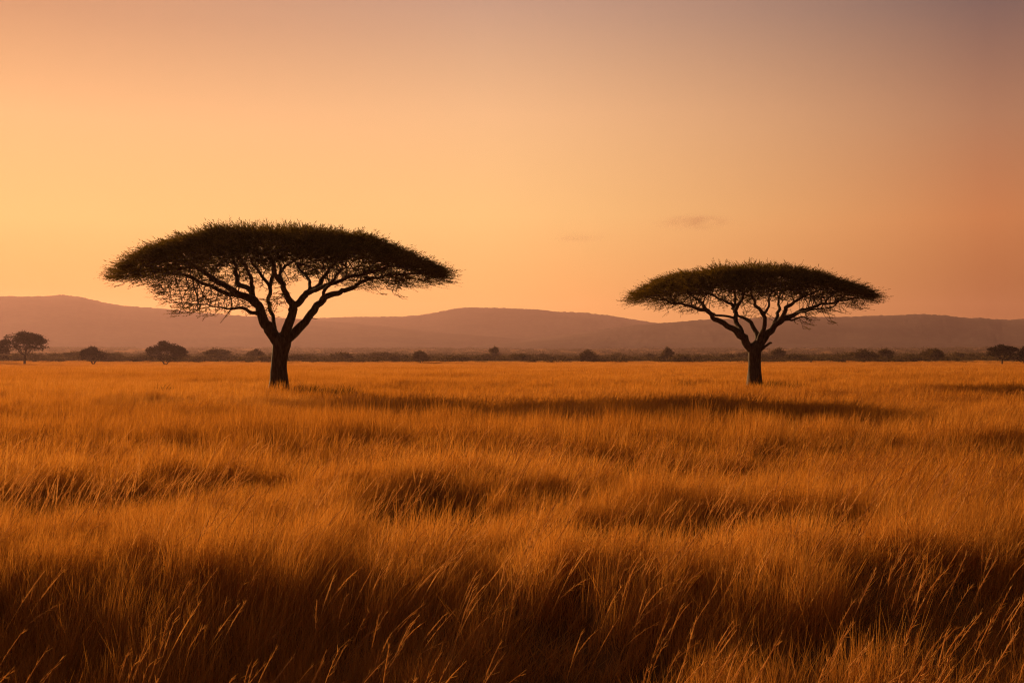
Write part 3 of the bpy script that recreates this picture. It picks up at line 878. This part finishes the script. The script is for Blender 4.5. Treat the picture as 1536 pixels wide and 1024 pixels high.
tuft('dark olive tuft in the shade right beside the large acacia trunk', 464, 62.5, 3.0, 1.15, 620, 1)
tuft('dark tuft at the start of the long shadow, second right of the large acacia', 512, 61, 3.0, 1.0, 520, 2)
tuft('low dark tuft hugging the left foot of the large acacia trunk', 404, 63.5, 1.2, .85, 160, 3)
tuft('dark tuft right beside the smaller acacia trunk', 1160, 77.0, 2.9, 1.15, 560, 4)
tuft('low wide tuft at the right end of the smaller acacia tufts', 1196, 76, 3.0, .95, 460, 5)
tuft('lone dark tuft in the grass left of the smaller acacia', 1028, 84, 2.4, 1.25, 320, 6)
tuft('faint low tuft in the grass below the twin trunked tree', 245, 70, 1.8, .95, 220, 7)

# ------------------------------------------------------------------ clouds (two thin wisps) and haze
def cloud(label, px, py, d, w_px, h_px, dens, seed):
    import bmesh
    bm = bmesh.new(); bmesh.ops.create_icosphere(bm, subdivisions=3, radius=1.0)
    k = d / F; p = at(px, py, d)
    me = bpy.data.meshes.new('cloud'); bm.to_mesh(me); bm.free()
    o = link('cloud', me, None, None, tuple(p)); o.scale = (w_px / 2 * k, w_px / 3 * k, h_px / 2 * k)
    m, nt, out = new_mat('thin_cloud')
    pv = nt.nodes.new('ShaderNodeVolumePrincipled')
    pv.inputs['Color'].default_value = (.40, .26, .24, 1); pv.inputs['Anisotropy'].default_value = 0.2
    tc = nt.nodes.new('ShaderNodeTexCoord')
    ln = nt.nodes.new('ShaderNodeVectorMath'); ln.operation = 'LENGTH'; nt.links.new(tc.outputs['Object'], ln.inputs[0])
    fall = nt.nodes.new('ShaderNodeMapRange'); fall.interpolation_type = 'SMOOTHSTEP'
    fall.inputs['From Min'].default_value = 1.0; fall.inputs['From Max'].default_value = .1
    nt.links.new(ln.outputs['Value'], fall.inputs['Value'])
    mp = nt.nodes.new('ShaderNodeMapping'); mp.inputs['Scale'].default_value = (2.2, 1.2, .9); mp.inputs['Location'].default_value = (seed, 0, 0)
    nt.links.new(tc.outputs['Object'], mp.inputs['Vector'])
    f = noise_node(nt, 1.3, 4, vec=mp.outputs['Vector'])
    nr = nt.nodes.new('ShaderNodeMapRange'); nr.inputs['From Min'].default_value = .40; nr.inputs['From Max'].default_value = .65
    nt.links.new(f, nr.inputs['Value'])
    a = nt.nodes.new('ShaderNodeMath'); a.operation = 'MULTIPLY'; nt.links.new(fall.outputs[0], a.inputs[0]); nt.links.new(nr.outputs[0], a.inputs[1])
    b = nt.nodes.new('ShaderNodeMath'); b.operation = 'MULTIPLY'; nt.links.new(a.outputs[0], b.inputs[0]); b.inputs[1].default_value = dens
    nt.links.new(b.outputs[0], pv.inputs['Density']); nt.links.new(pv.outputs[0], out.inputs['Volume'])
    me.materials.append(m)
    tag(o, label, 'cloud')


cloud('small faint greyish wisp of cloud above the left half of the smaller acacia', 1040, 333, 5200, 150, 30, .0048, 1.0)
cloud('barely visible wisp of cloud in the sky between the two acacias', 868, 355, 5200, 110, 20, .003, 5.0)


def haze():
    import bmesh
    bm = bmesh.new(); bmesh.ops.create_cube(bm, size=1.0)
    me = bpy.data.meshes.new('haze'); bm.to_mesh(me); bm.free()
    z0, z1 = -2.0, 330.0
    o = link('haze', me, None, None, (0, 0, (z0 + z1) / 2)); o.scale = (13200, 13200, z1 - z0)
    m, nt, out = new_mat('dusty_air')
    pv = nt.nodes.new('ShaderNodeVolumePrincipled')
    pv.inputs['Color'].default_value = HAZE_COL; pv.inputs['Density'].default_value = HAZE_D; pv.inputs['Anisotropy'].default_value = HAZE_G
    nt.links.new(pv.outputs[0], out.inputs['Volume']); me.materials.append(m)
    tag(o, 'dusty evening air over the whole plain', kind='stuff')


HAZE_COL = (.76, .485, .52, 1); HAZE_D = .80e-4; HAZE_G = .44
haze()

# ------------------------------------------------------------------ light
def sun():
    l = bpy.data.lights.new('sun', 'SUN'); l.energy = 5.0; l.angle = R(1.2); l.color = (1.0, .58, .25)
    o = bpy.data.objects.new('sun', l); COL.objects.link(o)
    d = Vector((-math.sin(R(SUN_AZ)) * math.cos(R(SUN_EL)), math.cos(R(SUN_AZ)) * math.cos(R(SUN_EL)), math.sin(R(SUN_EL))))
    o.rotation_euler = d.to_track_quat('Z', 'Y').to_euler(); o.location = d * 60


sun()


def world():
    w = bpy.data.worlds.new('World'); scene.world = w; w.use_nodes = True
    nt = w.node_tree; nt.nodes.clear()
    out = nt.nodes.new('ShaderNodeOutputWorld'); bg = nt.nodes.new('ShaderNodeBackground')
    tc = nt.nodes.new('ShaderNodeTexCoord'); sp = nt.nodes.new('ShaderNodeSeparateXYZ')
    nt.links.new(tc.outputs['Generated'], sp.inputs[0])
    z = sp.outputs['Z']
    # angle in azimuth from the sun
    cmb = nt.nodes.new('ShaderNodeCombineXYZ'); nt.links.new(sp.outputs['X'], cmb.inputs['X']); nt.links.new(sp.outputs['Y'], cmb.inputs['Y'])
    nm = nt.nodes.new('ShaderNodeVectorMath'); nm.operation = 'NORMALIZE'; nt.links.new(cmb.outputs[0], nm.inputs[0])
    dt = nt.nodes.new('ShaderNodeVectorMath'); dt.operation = 'DOT_PRODUCT'; nt.links.new(nm.outputs[0], dt.inputs[0])
    dt.inputs[1].default_value = (-math.sin(R(SUN_AZ)), math.cos(R(SUN_AZ)), 0)
    ac = nt.nodes.new('ShaderNodeMath'); ac.operation = 'ARCCOSINE'; ac.use_clamp = False
    mn = nt.nodes.new('ShaderNodeMath'); mn.operation = 'MINIMUM'; mn.inputs[1].default_value = .99999
    nt.links.new(dt.outputs['Value'], mn.inputs[0]); nt.links.new(mn.outputs[0], ac.inputs[0])
    ang = ac.outputs[0]

    def rng(a, b):
        m = nt.nodes.new('ShaderNodeMapRange'); m.inputs['From Min'].default_value = R(a); m.inputs['From Max'].default_value = R(b)
        nt.links.new(ang, m.inputs['Value']); return m.outputs[0]

    def mix(f, a, b):
        m = nt.nodes.new('ShaderNodeMix'); m.data_type = 'RGBA'; nt.links.new(f, m.inputs['Factor'])
        nt.links.new(a, m.inputs['A']); nt.links.new(b, m.inputs['B']); return m.outputs['Result']
    zen = lin(92, 72, 66)
    Lc = ramp(nt, z, [(0, lin(243, 158, 72)), (.059, lin(247, 161, 75)), (.115, lin(249, 192, 114)), (.195, lin(247, 186, 125)), (.277, lin(204, 148, 109)), (.5, lin(170, 130, 112)), (1, zen)])
    Mc = ramp(nt, z, [(0, lin(244, 164, 86)), (.053, lin(247, 176, 95)), (.126, lin(252, 198, 125)), (.21, lin(243, 188, 135)), (.30, lin(195, 155, 131)), (.5, lin(150, 120, 110)), (1, zen)])
    Rc = ramp(nt, z, [(0, lin(146, 79, 34)), (.042, lin(152, 83, 35)), (.115, lin(198, 121, 70)), (.195, lin(173, 121, 91)), (.285, lin(117, 94, 91)), (.5, lin(118, 98, 94)), (1, zen)])
    Bc = ramp(nt, z, [(0, lin(92, 66, 56)), (.1, lin(88, 66, 58)), (.4, lin(80, 66, 62)), (1, zen)])
    c = mix(rng(7.3, 31.5), Lc, Mc); pw = nt.nodes.new('ShaderNodeMath'); pw.operation = 'POWER'; pw.inputs[1].default_value = 1.28; nt.links.new(rng(31.5, 55.7), pw.inputs[0])
    c = mix(pw.outputs[0], c, Rc); c = mix(rng(55.7, 130), c, Bc)
    # a little of the physical sky, sun where the lamp is
    sky = nt.nodes.new('ShaderNodeTexSky'); sky.sky_type = 'NISHITA'; sky.sun_disc = False
    sky.sun_elevation = R(SUN_EL); sky.sun_rotation = R(-SUN_AZ); sky.dust_density = 6; sky.air_density = 1.5
    ad = nt.nodes.new('ShaderNodeMix'); ad.data_type = 'RGBA'; ad.blend_type = 'ADD'; ad.clamp_result = False; ad.inputs['Factor'].default_value = .0004
    nt.links.new(c, ad.inputs['A']); nt.links.new(sky.outputs[0], ad.inputs['B'])
    nt.links.new(ad.outputs['Result'], bg.inputs['Color']); bg.inputs['Strength'].default_value = .56
    nt.links.new(bg.outputs[0], out.inputs['Surface'])


world()

# ------------------------------------------------------------------ camera and render settings
cam = bpy.data.cameras.new('camera'); co = bpy.data.objects.new('camera', cam); COL.objects.link(co)
cam.sensor_width = 36.0; cam.lens = F / 1536 * 36.0; cam.clip_start = .1; cam.clip_end = 30000
co.location = (0, 0, CAMZ); co.rotation_euler = (R(90) + math.atan((HY - 512) / F), 0, 0)
scene.camera = co
scene.render.engine = 'CYCLES'
vs = scene.view_settings; vs.view_transform = 'Standard'; vs.look = 'None'; vs.exposure = 0.8; vs.gamma = 1.0; vs.use_curve_mapping = False
cy = scene.cycles
cy.use_denoising = True; cy.filter_width = 1.2
try:
    cy.denoiser = 'OPENIMAGEDENOISE'; cy.denoising_input_passes = 'RGB_ALBEDO_NORMAL'; cy.denoising_prefilter = 'NONE'
except Exception:
    pass
cy.max_bounces = 6; cy.diffuse_bounces = 3; cy.transmission_bounces = 4; cy.volume_bounces = 0; cy.transparent_max_bounces = 8
cy.sample_clamp_indirect = 6; cy.use_adaptive_sampling = True; cy.adaptive_threshold = .01
cy.caustics_reflective = False; cy.caustics_refractive = False
